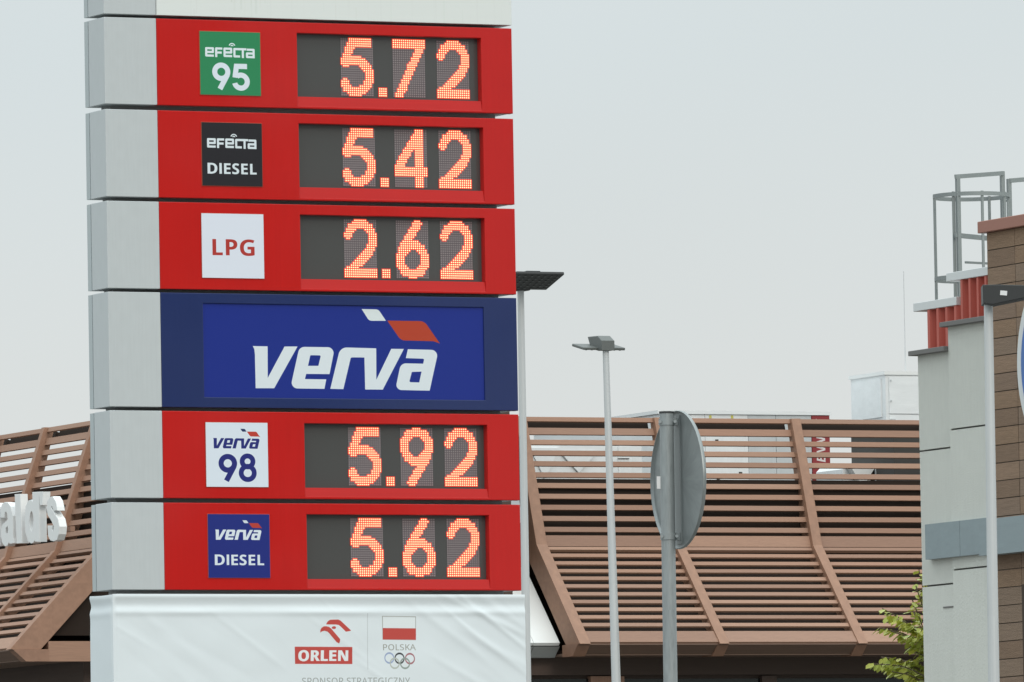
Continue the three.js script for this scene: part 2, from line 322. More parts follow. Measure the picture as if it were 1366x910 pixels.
roofUnit('exhaust_hood_unit', 'low grey rooftop ventilation unit with folded triangular hoods behind the slats', 812, 588, 84.6, 0, 0, deck, (t, f, top, by) => {
  const fx = (px) => f.front(px, 600, 0).x, fy = (py) => f.front(760, py, 0).y;
  span(t, 'unit_body', M.unitWhite, fx(700), fx(856), by, fy(592), -0.9, 0);
  span(t, 'side_door', M.unitWhite, fx(824), fx(842), fy(640), fy(595), 0, 0.012);
  span(t, 'door_handle', M.unitDark, fx(823), fx(838), fy(611.5) - 0.003, fy(611.5) + 0.003, 0.012, 0.02);
  const hood = (a, b, top, bot, out) => {
    const s = new THREE.Shape(); s.moveTo(fx(a), fy(top)); s.lineTo(fx(b), fy(top)); s.lineTo((fx(a) + fx(b)) / 2, fy(bot)); s.closePath();
    part(t, 'hood', new THREE.ExtrudeGeometry(s, { depth: out, bevelEnabled: false }), M.unitWhite, [0, 0, 0.003]);
  };
  hood(748, 793, 606, 631, 0.02); hood(706, 745, 598, 640, 0.015);
});
roofUnit('tall_roof_unit', 'tall plain white cabinet standing on the roof beside a thin antenna', 1181, 497, 87.5, 0, 0, deck, (t, f, top, by) => {
  const fx = (px) => f.front(px, 540, 0).x, fy = (py) => f.front(1200, py, 0).y;
  const zb = f.side(1135, 503, 0).z;
  span(t, 'cabinet', M.unitWhite, 0, 1.5, by, top - 0.02, zb, 0);
  span(t, 'cabinet_lid', M.whiteSheet, -0.015, 1.52, top - 0.02, top + 0.012, zb - 0.015, 0.015);
  span(t, 'front_door', M.unitWhite, fx(1186), 1.45, fy(552), top - 0.04, 0.0005, 0.012);
  span(t, 'plinth_panel', M.unitWhite, fx(1186), 1.45, by, fy(554), 0.0005, 0.008);
  span(t, 'side_door', M.unitWhite, -0.012, -0.0005, fy(556), top - 0.05, zb + 0.05, -0.07);
  span(t, 'latch', M.unitGrey, fx(1187), fx(1193), fy(565), fy(559), 0.012, 0.022);
  for (const py of [508, 535]) span(t, 'hinge', M.unitGrey, fx(1187), fx(1189), fy(py) - 0.008, fy(py) + 0.008, 0.012, 0.018);
});
{
  const o = at(1192, 572, 83.5), top = o.y; o.y = 0; const f = makeFrame(o, TH);
  const t = thing('dark_roof_box', 'dark grey box on the roof beside the plastered pillar', 'roof unit', f);
  span(t, 'box_body', M.unitDark, 0, 1.2, deck, top, -0.8, 0, 0.008);
  span(t, 'box_lid', M.unitDark, -0.015, 1.215, top, top + 0.02, -0.81, 0.012);
  const o2 = at(1124, 618, 83.8), top2 = o2.y; o2.y = 0; const f2 = makeFrame(o2, TH);
  const h = thing('roof_cowl', 'low white sloping ventilation cowl behind the slats below the tall cabinet', 'roof unit', f2);
  const s = new THREE.Shape(); s.moveTo(0, deck); s.lineTo(0.6, deck); s.lineTo(0.6, top2 - 0.18); s.lineTo(0.5, top2); s.lineTo(0.05, top2); s.lineTo(0, top2 - 0.05); s.closePath();
  part(h, 'cowl_body', new THREE.ExtrudeGeometry(s, { depth: 0.5, bevelEnabled: false }), M.unitWhite, [0, 0, -0.5]);
  for (const [x, n] of [[0.02, 1], [0.3, 1]]) {
    const w = new THREE.Shape(); w.moveTo(x, top2 - 0.02); w.lineTo(x + 0.25, top2 - 0.02); w.lineTo(x + 0.12, top2 - 0.2); w.closePath();
    part(h, 'cowl_flap', new THREE.ExtrudeGeometry(w, { depth: 0.09, bevelEnabled: false }), M.whiteSheet, [0, 0, 0.002]);
  }
  span(h, 'bracket', M.unitGrey, 0.25, 0.32, top2 - 0.2, top2 - 0.01, 0.095, 0.11);
}
{
  const top = at(1206, 362, 87.9), bot = at(1208.2, 497, 87.9);
  const t = thing('antenna_rod', 'thin grey antenna rod rising above the white roof cabinet', 'antenna', makeFrame(new V3(bot.x, 0, bot.z), TH));
  bar(t, 'lower_rod', M.paleMetal, new V3(0, bot.y - 0.2, 0), new V3(0, bot.y + 0.22, 0), 0.006);
  bar(t, 'upper_rod', M.paleMetal, new V3(0, bot.y + 0.22, 0), new V3(0, top.y, 0), 0.004, 0.003);
}

// ================================================================ the plastered and tiled shop on the other side
{
  const o = at(1229, 700, 74); o.y = 0;
  const f = makeFrame(o, TH);
  const B = thing('shop_building', 'shop building of grey plaster and brown wall tiles with red corrugated parapets', 'building', f);
  const S = (px, py, x = 0) => f.side(px, py, x);
  const zA = 0, zB = S(1269, 560).z, zC = S(1319.5, 500, -0.05).z, zEnd = zC + 0.44 * 5 + 0.02;
  const y1 = S(1229, 474).y, y2 = S(1270, 436).y;
  // plaster pillars: split by real grooves into blocks
  const blocks = (z0, z1, top, cuts, x0) => {
    let hi = top; for (const c of [...cuts, 0]) { span(B, 'plaster_block', M.plaster, x0, 0.6, c + (c ? 0.006 : 0), hi, z0, z1); if (c) span(B, 'groove_back', M.capGrey, x0 + 0.035, 0.6, c - 0.007, c + 0.006, z0 + 0.01, z1); hi = c - 0.007; }
  };
  blocks(zA, zB - 0.001, y1, [S(1232, 601.5).y, S(1236, 782).y], 0);
  blocks(zB, zC, y2, [S(1272, 573).y, S(1277, 760).y], -0.012);
  span(B, 'slot', M.capGrey, -0.006, 0, S(1259, 810).y - 0.008, S(1259, 810).y + 0.002, S(1259, 810).z, zB - 0.006);
  const cap = (z0, z1, y, x0, x1, mat, h) => span(B, 'coping', mat, x0, x1, y, y + h, z0, z1, 0.004);
  cap(zA - 0.06, zB - 0.002, y1, -0.05, 0.7, M.capGrey, 0.036);
  cap(zB - 0.04, zC, y2, -0.062, 0.7, M.capGrey, 0.036);
  // red corrugated parapets, set back
  const corr = (z0, z1, yb, yt, x0) => {
    const s = new THREE.Shape(), n = Math.max(2, Math.round((z1 - z0) / 0.14)), w = (z1 - z0) / n; s.moveTo(z0, 0.5);
    for (let i = 0; i < n; i++) { const a = z0 + i * w; s.lineTo(a, 0); s.lineTo(a + w * 0.52, 0); s.lineTo(a + w * 0.64, -0.045); s.lineTo(a + w * 0.88, -0.045); }
    s.lineTo(z1, 0); s.lineTo(z1, 0.5); s.closePath();
    const g = new THREE.ExtrudeGeometry(s, { depth: yt - yb, bevelEnabled: false });
    // shape (z, inward) extruded upwards
    const m = part(B, 'corrugated_sheet', g, M.corrugated); m.matrixAutoUpdate = true;
    const q = new THREE.Matrix4().makeBasis(new V3(0, 0, 1), new V3(1, 0, 0), new V3(0, 1, 0)); q.setPosition(x0, yb, 0);
    g.applyMatrix4(q);
  };
  const xr = 0.12, r1 = [S(1237.5, 440, xr).z, S(1285, 440, xr).z], r1t = S(1240, 414, xr).y;
  corr(r1[0], r1[1], y1, r1t, xr);
  cap(r1[0] - 0.13, r1[1] - 0.005, r1t, xr - 0.05, xr + 0.6, M.copingWhite, 0.062);
  const r2 = [S(1282.5, 400, xr).z, zC + 0.02], r2t = S(1284, 374, xr).y;
  corr(r2[0], r2[1], y2, r2t, xr - 0.002);
  cap(r2[0] - 0.13, r2[1], r2t, xr - 0.055, xr + 0.6, M.copingWhite, 0.062);
  // tiled wall
  const yTop = S(1318, 312).y, tw = 0.44, thh = 0.1285, gap = 0.0035;
  span(B, 'tile_backing', M.mortar, -0.044, 0.5, 0, yTop, zC + 0.001, zEnd);
  const rnd = rng(5), tg = box(0.02, thh - gap * 2, tw - gap * 2);
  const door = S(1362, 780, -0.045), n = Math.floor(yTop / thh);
  const bandB = S(1329, 739.4, -0.16).y, bandT = S(1329, 691.4, -0.16).y;
  for (let c = 0; c < 5; c++) for (let r = 0; r <= n; r++) {
    const yt = yTop - r * thh, ym = yt - thh / 2; if (ym - thh / 2 < 0) continue;
    if (c >= 1 && ym < door.y) continue;
    const m = part(B, 'tile', tg, tileMats[Math.floor(rnd() * tileMats.length)], [-0.04 + rnd() * 0.002, ym, zC + 0.005 + tw * (c + 0.5)]);
  }
  span(B, 'door_shade_panel', M.mortar, -0.049, -0.0442, 0, door.y, zC + tw, zEnd);  // flat panel, its dark colour stands for shade inside the door opening
  span(B, 'parapet_cap', M.copingRed, -0.09, 0.6, yTop, yTop + 0.085, zC - 0.06, zEnd + 0.05, 0.006);
  // blue-grey band across pillars and tiles, projecting over the tiled bay
  span(B, 'band_panel', M.band, -0.05, -0.013, S(1237, 747, -0.03).y, S(1237, 700, -0.03).y, S(1237.5, 720, -0.03).z, S(1283.5, 700, -0.03).z - 0.003);
  span(B, 'band_panel', M.band, -0.049, -0.013, S(1237, 747, -0.03).y, S(1237, 700, -0.03).y, S(1283.5, 700, -0.03).z, zC);
  span(B, 'band_panel', M.band, -0.16, -0.03, bandB, bandT, zC + 0.001, zEnd);
  span(B, 'body', M.plaster, 0.62, 9, 0, y1 - 0.4, 0.3, zEnd + 3);
  // round blue sign on the tiles
  const R0 = 141 * 73 / FOCAL, cy = S(1357, 490, -0.1).y, cz = S(1357, 490, -0.13).z + R0;
  const sg = thing('round_shop_sign', 'large round blue sign with a white rim on the brown tiled wall', 'sign', f);
  part(sg, 'rim', new THREE.CylinderGeometry(R0, R0, 0.08, 96), M.copingWhite, [-0.09, cy, cz], [0, 0, Math.PI / 2]);
  part(sg, 'face', new THREE.CylinderGeometry(R0 - 0.078, R0 - 0.078, 0.012, 96), M.blueFace, [-0.133, cy, cz], [0, 0, Math.PI / 2]);

  // caged roof ladder behind the tiled parapet
  const lo = at(1296, 262, 75.6), ly = lo.y; lo.y = 0; const lf = makeFrame(lo, TH);
  const Ld = thing('caged_roof_ladder', 'galvanised roof access ladder with a round safety cage above the parapet', 'ladder', lf);
  const q = (px, py, z = 0) => lf.front(px, py, z);
  const bot = yTop - 1.3;
  const post = (px, py, w, z = 0) => { const p = q(px, py, z); span(Ld, 'stile', M.galvDark, p.x - w / 2, p.x + w / 2, bot, p.y, z - w / 2, z + w / 2, 0.003); return p; };
  const flat = (a, b, h, d) => { const dir = b.clone().sub(a), m = part(Ld, 'rail', box(dir.length(), h, d), M.galvDark); m.position.copy(a).addScaledVector(dir, 0.5); m.quaternion.setFromUnitVectors(new V3(1, 0, 0), dir.normalize()); };
  const rHoop = 0.29, wdt = 0.031;
  const A = post(1277.5, 234, wdt, rHoop * 0.62), Bp = post(1337, 228.5, wdt, -rHoop * 0.2), C = post(1346, 238.5, wdt, -rHoop * 0.95), Dp = post(1412, 233, wdt, -rHoop * 1.2);
  flat(new V3(A.x - 0.03, A.y - 0.012, A.z + 0.016), new V3(Bp.x, Bp.y - 0.016, Bp.z + 0.016), 0.032, 0.01);
  flat(new V3(C.x, C.y - 0.016, C.z + 0.016), new V3(Dp.x, Dp.y - 0.016, Dp.z + 0.016), 0.034, 0.01);
  flat(new V3(A.x - 0.04, q(1272, 314, A.z).y, A.z + 0.02), new V3(A.x + 0.5, q(1272, 314, A.z).y, A.z - 0.3), 0.036, 0.012);
  const hoop = (y) => { const pts = []; for (let i = 0; i <= 40; i++) { const a = Math.PI * 2 * i / 40; pts.push([Math.cos(a) * rHoop, Math.sin(a) * rHoop]); }
    const g = new THREE.CylinderGeometry(rHoop, rHoop, 0.03, 40, 1, true), g2 = new THREE.CylinderGeometry(rHoop - 0.006, rHoop - 0.006, 0.03, 40, 1, true), ring = new THREE.RingGeometry(rHoop - 0.006, rHoop, 40); ring.rotateX(Math.PI / 2); ring.translate(0, -0.015, 0); const ring2 = ring.clone().translate(0, 0.03, 0);
    part(Ld, 'cage_hoop', mergeGeometries([g, g2, ring, ring2]), M.galvDark, [0, y, 0]); };
  hoop(ly); const y2h = q(1296, 372).y; hoop(y2h);
  for (const a of [-2.75, 2.55, 1.75, 0.95, 0.3, -0.6, -1.6]) { const x = Math.cos(a) * (rHoop - 0.012), z = Math.sin(a) * (rHoop - 0.012); span(Ld, 'cage_bar', M.galvDark, x - 0.0095, x + 0.0095, bot, ly + 0.02, z - 0.006, z + 0.006); }
  for (let i = 0; i < 3; i++) { const y = q(1300, 352 - i * 44, 0).y; bar(Ld, 'rung', M.galvDark, new V3(Bp.x, y, Bp.z), new V3(C.x, y, C.z), 0.009); }
  flat(new V3(q(1288, 350, 0).x, q(1288, 350, 0).y, 0), new V3(q(1330, 350, -0.1).x, q(1288, 350, 0).y, -0.1), 0.016, 0.016);
}

// ================================================================ lamp posts
const wedgeHead = () => { const s = new THREE.Shape(); s.moveTo(-0.035, -0.012); s.lineTo(0.02, -0.022); s.lineTo(0.09, -0.008); s.lineTo(0.40, 0.05); s.lineTo(0.40, 0.085); s.lineTo(0.1, 0.098); s.lineTo(-0.035, 0.1); s.closePath(); return new THREE.ExtrudeGeometry(s, { depth: 0.26, bevelEnabled: true, bevelSize: 0.005, bevelThickness: 0.005, bevelSegments: 2 }).translate(0, 0, -0.13); };
function lampPost(label, pxTop, pyTop, depth, pxLow, pyLow, r0, r1, turn, mat, tilt, stickerOn, reach = 0.29) {
  const top = at(pxTop, pyTop, depth), low = at(pxLow, pyLow, depth);
  const k = (top.y) / (top.y - low.y), foot = new V3(top.x + (low.x - top.x) * k, 0, top.z);
  const f = makeFrame(foot, turn), t = thing('lamp_post', label, 'lamp post', f, 'parking lamp posts');
  const tl = f.toLocal(top);
  bar(t, 'pole', M.paleMetal, new V3(0, 0, 0), tl, r0, r1, 28);
  const base = part(t, 'base_plate', new THREE.CylinderGeometry(0.13, 0.14, 0.05, 24), M.paleMetal, [0, 0.025, 0]);
  // head: housing over the pole end, flat plate reaching out along +x and tilted upwards
  const H = part(t, 'lamp_head', stickerOn ? wedgeHead() : (() => { const s = new THREE.Shape(); s.moveTo(-0.04, -0.004); s.lineTo(0.03, -0.004); s.lineTo(0.16, 0.03 + 0.1 * tilt); s.lineTo(0.19, 0.098); s.lineTo(0.03, 0.092); s.lineTo(-0.04, 0.055); s.closePath(); const g = new THREE.ExtrudeGeometry(s, { depth: 0.09, bevelEnabled: true, bevelSize: 0.006, bevelThickness: 0.006, bevelSegments: 2 }); g.translate(0, 0, -0.045); return g; })(), mat, [tl.x, tl.y, tl.z]);
  if (stickerOn) { part(t, 'sticker', box(0.045, 0.03, 0.003), M.sticker, [tl.x + 0.095, tl.y + 0.048, tl.z + 0.137], [0, 0, -0.1]); return t; }
  const pl = part(H, 'led_plate', new RoundedBoxGeometry(reach, 0.02, 0.33, 2, 0.006), mat, [0.02 + reach / 2, 0.004 + Math.sin(tilt) * reach / 2, 0], [0, 0, tilt]);
  const dots = []; for (let i = 0; i < 6; i++) for (let j = 0; j < 7; j++) { const g = new THREE.CylinderGeometry(0.008, 0.008, 0.003, 8); g.translate((-0.38 + i * 0.152) * reach, 0, -0.132 + j * 0.044); dots.push(g); }
  const dm = part(H, 'led_lenses', mergeGeometries(dots), M.lampGrey, [0.02 + reach / 2 + 0.0125 * Math.sin(tilt), 0.004 + Math.sin(tilt) * reach / 2 - 0.0125 * Math.cos(tilt), 0], [0, 0, tilt]); dm.userData.kind = 'stuff';
  return t;
}
lampPost('pale lamp post with flat grey head between the price pylon and the round sign', 808, 466, 72, 822, 910, 0.05, 0.022, TH + Math.PI / 2, M.lampGrey, 0.2, false, 0.2);
lampPost('pale lamp post close behind the price pylon with a dark flat head', 694.5, 386, 63.5, 703, 910, 0.036, 0.021, TH - Math.PI / 2, M.lampDark, 0.27);
lampPost('pale lamp post before the shop, its dark head bearing a small white sticker', 1318.5, 403, 66, 1326, 910, 0.05, 0.029, 0.0, M.lampDark, 0.12, true);

// ================================================================ round traffic sign, seen from behind
{
  const D = 41, top = at(889, 551, D), low = at(894.5, 910, D), k = top.y / (top.y - low.y), foot = new V3(top.x + (low.x - top.x) * k, 0, top.z);
  const f = makeFrame(foot, 0), t = thing('traffic_sign', 'back of a round traffic sign on a galvanised steel post', 'traffic sign', f);
  const tl = f.toLocal(top), r = 0.0285;
  bar(t, 'post', M.galv, new V3(0, 0, 0), tl, r, r, 32);
  const up = tl.clone().normalize();
  part(t, 'post_cap', new THREE.CylinderGeometry(r + 0.0015, r + 0.0015, 0.008, 32), M.lampDark, [tl.x, tl.y + 0.002, tl.z]);
  const c = f.toLocal(at(904, 640, D)), yaw = 1.195, nb = new V3(-Math.sin(yaw), 0, Math.cos(yaw));   // back normal
  const R0 = 92.5 * D / FOCAL, q = new THREE.Quaternion().setFromUnitVectors(new V3(0, 1, 0), nb);
  const prof = [[0, 0], [R0 - 0.012, 0], [R0 - 0.004, 0.004], [R0 - 0.003, 0.012], [R0, 0.012], [R0 + 0.001, 0], [R0 - 0.004, -0.004], [0, -0.004]].map((p) => new THREE.Vector2(...p));
  const disc = part(t, 'sign_disc', new THREE.LatheGeometry(prof, 96), M.signBack);
  const post = new V3(c.x + 0.0, c.y, 0); disc.quaternion.copy(q);
  // the disc stands off the post along its normal
  const along = 0.052, ax = tl.x * c.y / tl.y; disc.position.set(ax + Math.sin(yaw) * along, c.y, tl.z * c.y / tl.y - Math.cos(yaw) * along);
  const ch = part(t, 'stiffener', box(0.05, R0 * 1.86, 0.006), M.signBack); ch.position.copy(disc.position).addScaledVector(nb, 0.0035); ch.rotation.y = -yaw;
  for (const py of [563, 716]) {
    const y = f.toLocal(at(889, py, D)).y, px = tl.x * y / tl.y;
    part(t, 'clamp', new THREE.CylinderGeometry(r + 0.004, r + 0.004, 0.026, 32), M.galv, [px, y, 0]);
    const br = part(t, 'bracket', box(0.03, 0.03, 0.05), M.galv); br.position.set(px, y, 0).addScaledVector(nb, -0.035); br.rotation.y = -yaw;
    for (const s of [-1, 1]) part(t, 'bolt', new THREE.CylinderGeometry(0.007, 0.007, 0.016, 6), M.galv, [px + 0.03 * s + 0.004, y, r * 0.75], [Math.PI / 2, 0, 0]);
  }
  part(t, 'tag', box(0.016, 0.05, 0.003), M.sticker, [tl.x - r - 0.008, f.toLocal(at(876, 644, D)).y, 0.006], [0, 0.3, 0]);
}

// ================================================================ young tree beside the plastered pillar
{
  const D = 76.4, base = at(1262, 905, D), foot = new V3(base.x, 0, base.z);
  const t = thing('young_tree', 'young broadleaf tree with fresh yellow-green leaves beside the grey plaster pillar', 'tree', { origin: foot, theta: 0 });
  const rnd = rng(901), f = makeFrame(foot, 0), L = (px, py, d = D) => f.toLocal(at(px, py, d));
  const trunkTop = L(1252, 768);
  part(t, 'trunk', tube([new V3(0, 0, 0), new V3(0.03, 1.2, 0.02), new V3(-0.02, trunkTop.y * 0.7, 0), trunkTop], 0.028, 30, 8), M.bark);
  const twigs = [], leaves = [];
  const leaf = (() => { const s = 1, g = new THREE.BufferGeometry();
    const pts = [[0, 0, 0], [0.3, 0.0, 0.22], [0.68, -0.03, 0.2], [1, -0.1, 0], [0.68, -0.03, -0.2], [0.3, 0.0, -0.22], [0.32, -0.06, 0], [0.68, -0.09, 0]];
    g.setAttribute('position', new THREE.Float32BufferAttribute(pts.flat(), 3)); g.setIndex([0, 1, 6, 1, 2, 7, 1, 7, 6, 2, 3, 7, 3, 4, 7, 4, 5, 6, 4, 6, 7, 5, 0, 6]); g.computeVertexNormals(); return g; })();
  const cols = [];
  function addLeaf(p, dir, len) {
    const g = leaf.clone(), x = dir.clone().normalize(), y = new V3(rnd() - 0.5, 0.9, rnd() - 0.5).normalize(), z = new V3().crossVectors(x, y).normalize(); y.crossVectors(z, x);
    g.applyMatrix4(new THREE.Matrix4().makeBasis(x, y, z).scale(new V3(len, len, len * (0.9 + rnd() * 0.4))).setPosition(p));
    const k = rnd(), c = [0.36 + 0.22 * k, 0.43 + 0.14 * k, 0.055 + 0.03 * k]; g.setAttribute('color', new THREE.Float32BufferAttribute(Array.from({ length: 8 }, () => c).flat(), 3)); leaves.push(g);
  }
  function twig(a, b, sag, count) {
    const m = a.clone().lerp(b, 0.55); m.y += sag; const cur = new THREE.CatmullRomCurve3([a, m, b]);
    twigs.push(new THREE.TubeGeometry(cur, 12, 0.005, 5)); const n = Math.max(6, Math.round(count * 0.85));
    for (let i = 0; i < n; i++) {
      const u = 0.25 + 0.75 * (i + rnd() * 0.6) / n, p = cur.getPoint(Math.min(1, u)), tan = cur.getTangent(Math.min(1, u));
      const side = (i % 2 ? 1 : -1), d = tan.clone().multiplyScalar(0.55).add(new V3((rnd() - 0.5) * 0.7, -0.25 - rnd() * 0.55, side * (0.3 + rnd() * 0.6)));
      addLeaf(p.add(new V3((rnd() - 0.5) * 0.03, (rnd() - 0.5) * 0.03, (rnd() - 0.5) * 0.05)), d, 0.06 + rnd() * 0.04);
    }
  }
  const joint = (py, px = 1256) => L(px, py);
  const ends = [[1226, 760, 900, 20], [1222, 782, 900, 18], [1217, 800, 920, 26], [1218, 815, 900, 24], [1177, 812, 870, 26], [1184, 822, 880, 22], [1204, 828, 890, 30], [1213, 848, 890, 30], [1212, 832, 880, 26], [1174, 838, 885, 22], [1188, 842, 885, 14], [1200, 846, 880, 16], [1163, 886, 915, 30], [1176, 877, 912, 26], [1184, 890, 915, 34], [1200, 884, 912, 40], [1206, 898, 925, 44], [1214, 906, 930, 40], [1190, 896, 925, 26], [1218, 890, 920, 36], [1222, 870, 905, 20], [1212, 862, 895, 14], [1224, 838, 890, 26], [1232, 770, 880, 24], [1228, 792, 890, 22]];
  for (const [px, py, jy, n] of ends) twig(joint(jy, 1250 + rnd() * 8).add(new V3(0, 0, (rnd() - 0.5) * 0.1)), L(px, py, D + (rnd() - 0.5) * 0.7), 0.03 + rnd() * 0.05, n);
  for (let i = 0; i < 40; i++) { const a = rnd() * 6.28, rr = 0.25 + rnd() * 0.35, y = trunkTop.y - 0.75 + rnd() * 0.8; twig(new V3(0, y - 0.12, 0), new V3(Math.abs(Math.cos(a)) * rr * 0.7, y + rnd() * 0.1, Math.sin(a) * rr), 0.04, 18); }
  part(t, 'branches', mergeGeometries(twigs), M.bark).userData.kind = 'stuff';
  const lm = phys({ vertexColors: true, roughness: 0.75, transmission: 0.4, thickness: 0, side: THREE.DoubleSide });
  part(t, 'foliage', mergeGeometries(leaves), lm).userData.kind = 'stuff';
}

// ================================================================ unseen tall trees, added to darken the reflections in the glossy price panels
{
  const rnd = rng(77), cards = [], cols = [];
  for (let k = 0; k < 34; k++) {
    const a = rnd() * 6.28, h = rnd(), rr = (0.4 + 0.6 * rnd()) * 4.2 * Math.sin(Math.PI * (0.18 + 0.75 * h)), c = new V3(Math.cos(a) * rr, 4 + h * 13, Math.sin(a) * rr), cr = 1.1 + rnd() * 1.0;
    for (let i = 0; i < 70; i++) {
      const g = new THREE.PlaneGeometry(0.42, 0.3), d = new V3(rnd() - 0.5, rnd() - 0.5, rnd() - 0.5).normalize();
      g.rotateX(rnd() * 6.28).rotateY(rnd() * 6.28).translate(c.x + d.x * cr * (0.6 + 0.5 * rnd()), c.y + d.y * cr * 0.9, c.z + d.z * cr * (0.6 + 0.5 * rnd())); cards.push(g);
      const v = 0.8 + 0.5 * rnd(); for (let q = 0; q < 4; q++) cols.push(0.045 * v, 0.085 * v, 0.022 * v);
    }
  }
  const cg = mergeGeometries(cards); cg.setAttribute('color', new THREE.Float32BufferAttribute(cols, 3));
  const cm = std({ vertexColors: true, roughness: 0.85, side: THREE.DoubleSide });
  const first = thing('reflection_tree', 'tall leafy unseen tree added to darken the reflections in the price panels', 'tree', { origin: new V3(0, 0, 0), theta: 0 }, 'unseen trees added for the panel reflections');
  part(first, 'trunk', new THREE.CylinderGeometry(0.12, 0.28, 9, 10), M.bark, [0, 4.5, 0]);
  part(first, 'crown', cg, cm).userData.kind = 'stuff';
  for (let i = 0; i < 7; i++) {
    const o = i ? first.clone() : first; if (i) { o.name = numbered('reflection_tree'); scene.add(o); }
    const u = (i - 3) * 7.4 + (rnd() - 0.5) * 2; o.position.set(36 - u * 0.66, 0, -14 + u * 0.75 + (rnd() - 0.5) * 3); o.rotation.y = rnd() * 6.28; o.scale.setScalar(0.72 + rnd() * 0.35);
  }
}

// ================================================================ the price pylon
const PT = 0.4446, pf = makeFrame(new V3(-1.8774, 0, -47), PT);
const PX = 2.107, PG = 0.2652, PDEP = 0.24;
const py_ = (y) => pf.front(210, y, 0).y;
const PU = (px, py) => { const v = pf.front(px, py, 0); return [v.x, v.y]; };
// --- lettering, traced on the panel plane
const zoomBig = (x, y) => PU(320 + x / 4.879, 440 + y / 4.879), zoomFlag = (x, y) => PU(470 + x / 10.508, 400 + y / 10.508);
const WORD = [
  { o: [[88, 105, 0], [185, 107, 0], [186, 312, 0], [295, 108, 0], [380, 108, 0], [228, 380, 0], [107, 380, 0], [102, 160, 20], [98, 125, 10]], h: [] },
  { o: [[392, 110, 45], [623, 113, 40], [588, 288, 0], [436, 287, 0], [428, 320, 0], [567, 322, 0], [555, 384, 0], [332, 381, 40]], h: [[[463, 165, 8], [532, 166, 8], [515, 234, 0], [448, 234, 0]]] },
  { o: [[593, 384, 0], [658, 113, 60], [892, 120, 0], [893, 324, 0], [990, 123, 0], [1072, 124, 0], [935, 389, 0], [820, 388, 0], [815, 180, 0], [727, 179, 12], [678, 386, 0]], h: [] },
  { o: [[1098, 126, 0], [1298, 131, 40], [1240, 396, 0], [1016, 391, 35], [1052, 217, 45], [1197, 220, 0], [1205, 188, 8], [1085, 184, 0]], h: [[[1124, 274, 6], [1187, 272, 0], [1172, 342, 0], [1107, 340, 8]]] },
];
const FLAG_W = [[140, 128, 0], [375, 132, 80], [482, 293, 0], [245, 293, 70]], FLAG_R = [[500, 290, 0], [1020, 298, 130], [1238, 612, 0], [1150, 580, 30], [690, 567, 120]];
const mapPts = (pts, fn) => pts.map(([x, y, r]) => { const [a, b] = fn(x, y); return [a, b, r]; });
const scaleR = { word: 1 / 4.879 * 0.00365, flag: 1 / 10.508 * 0.00365 };
const WORD_U = WORD.map((l) => ({ o: mapPts(l.o, zoomBig).map(([x, y, r]) => [x, y, r * scaleR.word]), h: l.h.map((h) => mapPts(h, zoomBig).map(([x, y, r]) => [x, y, r * scaleR.word])) }));
const FW_U = mapPts(FLAG_W, zoomFlag).map(([x, y, r]) => [x, y, r * scaleR.flag]), FR_U = mapPts(FLAG_R, zoomFlag).map(([x, y, r]) => [x, y, r * scaleR.flag]);
function tracePath(g, pts, X, Y, K) {
  const P = pts.map(([x, y, r]) => [X(x), Y(y), r * K]), n = P.length, mid = (a, b) => [(a[0] + b[0]) / 2, (a[1] + b[1]) / 2], m0 = mid(P[n - 1], P[0]); g.moveTo(...m0);
  for (let i = 0; i < n; i++) { const nx = mid(P[i], P[(i + 1) % n]); if (P[i][2] > 0.3) g.arcTo(P[i][0], P[i][1], nx[0], nx[1], P[i][2]); else g.lineTo(P[i][0], P[i][1]); g.lineTo(...nx); }
  g.closePath();
}
function drawWord(g, X, Y, K, colWord, colA, colB) {
  g.fillStyle = colWord; for (const l of WORD_U) { g.beginPath(); tracePath(g, l.o, X, Y, K); for (const h of l.h) tracePath(g, h, X, Y, K); g.fill('evenodd'); }
  g.fillStyle = colA; g.beginPath(); tracePath(g, FW_U, X, Y, K); g.fill(); g.fillStyle = colB; g.beginPath(); tracePath(g, FR_U, X, Y, K); g.fill();
}
const wb = (() => { const p = WORD_U.flatMap((l) => l.o); return { x0: Math.min(...p.map((q) => q[0])), x1: Math.max(...p.map((q) => q[0])), y0: Math.min(...p.map((q) => q[1])), y1: Math.max(...p.map((q) => q[1])) }; })();
const fitText = (g, text, x0, x1, base, cap, font) => { g.save(); g.font = `${font} 200px sans-serif`; g.textBaseline = 'alphabetic'; g.textAlign = 'left'; const m = g.measureText(text), l = -m.actualBoundingBoxLeft || 0; const w = (m.actualBoundingBoxRight ?? m.width) + (m.actualBoundingBoxLeft ?? 0), h = m.actualBoundingBoxAscent || 143; g.translate(x0, base); g.scale((x1 - x0) / w, cap / h); g.fillText(text, m.actualBoundingBoxLeft || 0, 0); g.restore(); };
function dieselWord(g, x0, x1, base, cap) { const w = x1 - x0; fitText(g, 'D', x0, x0 + w * 0.2, base, cap, 'bold'); g.fillRect(x0 + w * 0.24, base - cap, w * 0.05, cap); fitText(g, 'ESEL', x0 + w * 0.335, x1, base, cap, 'bold'); }
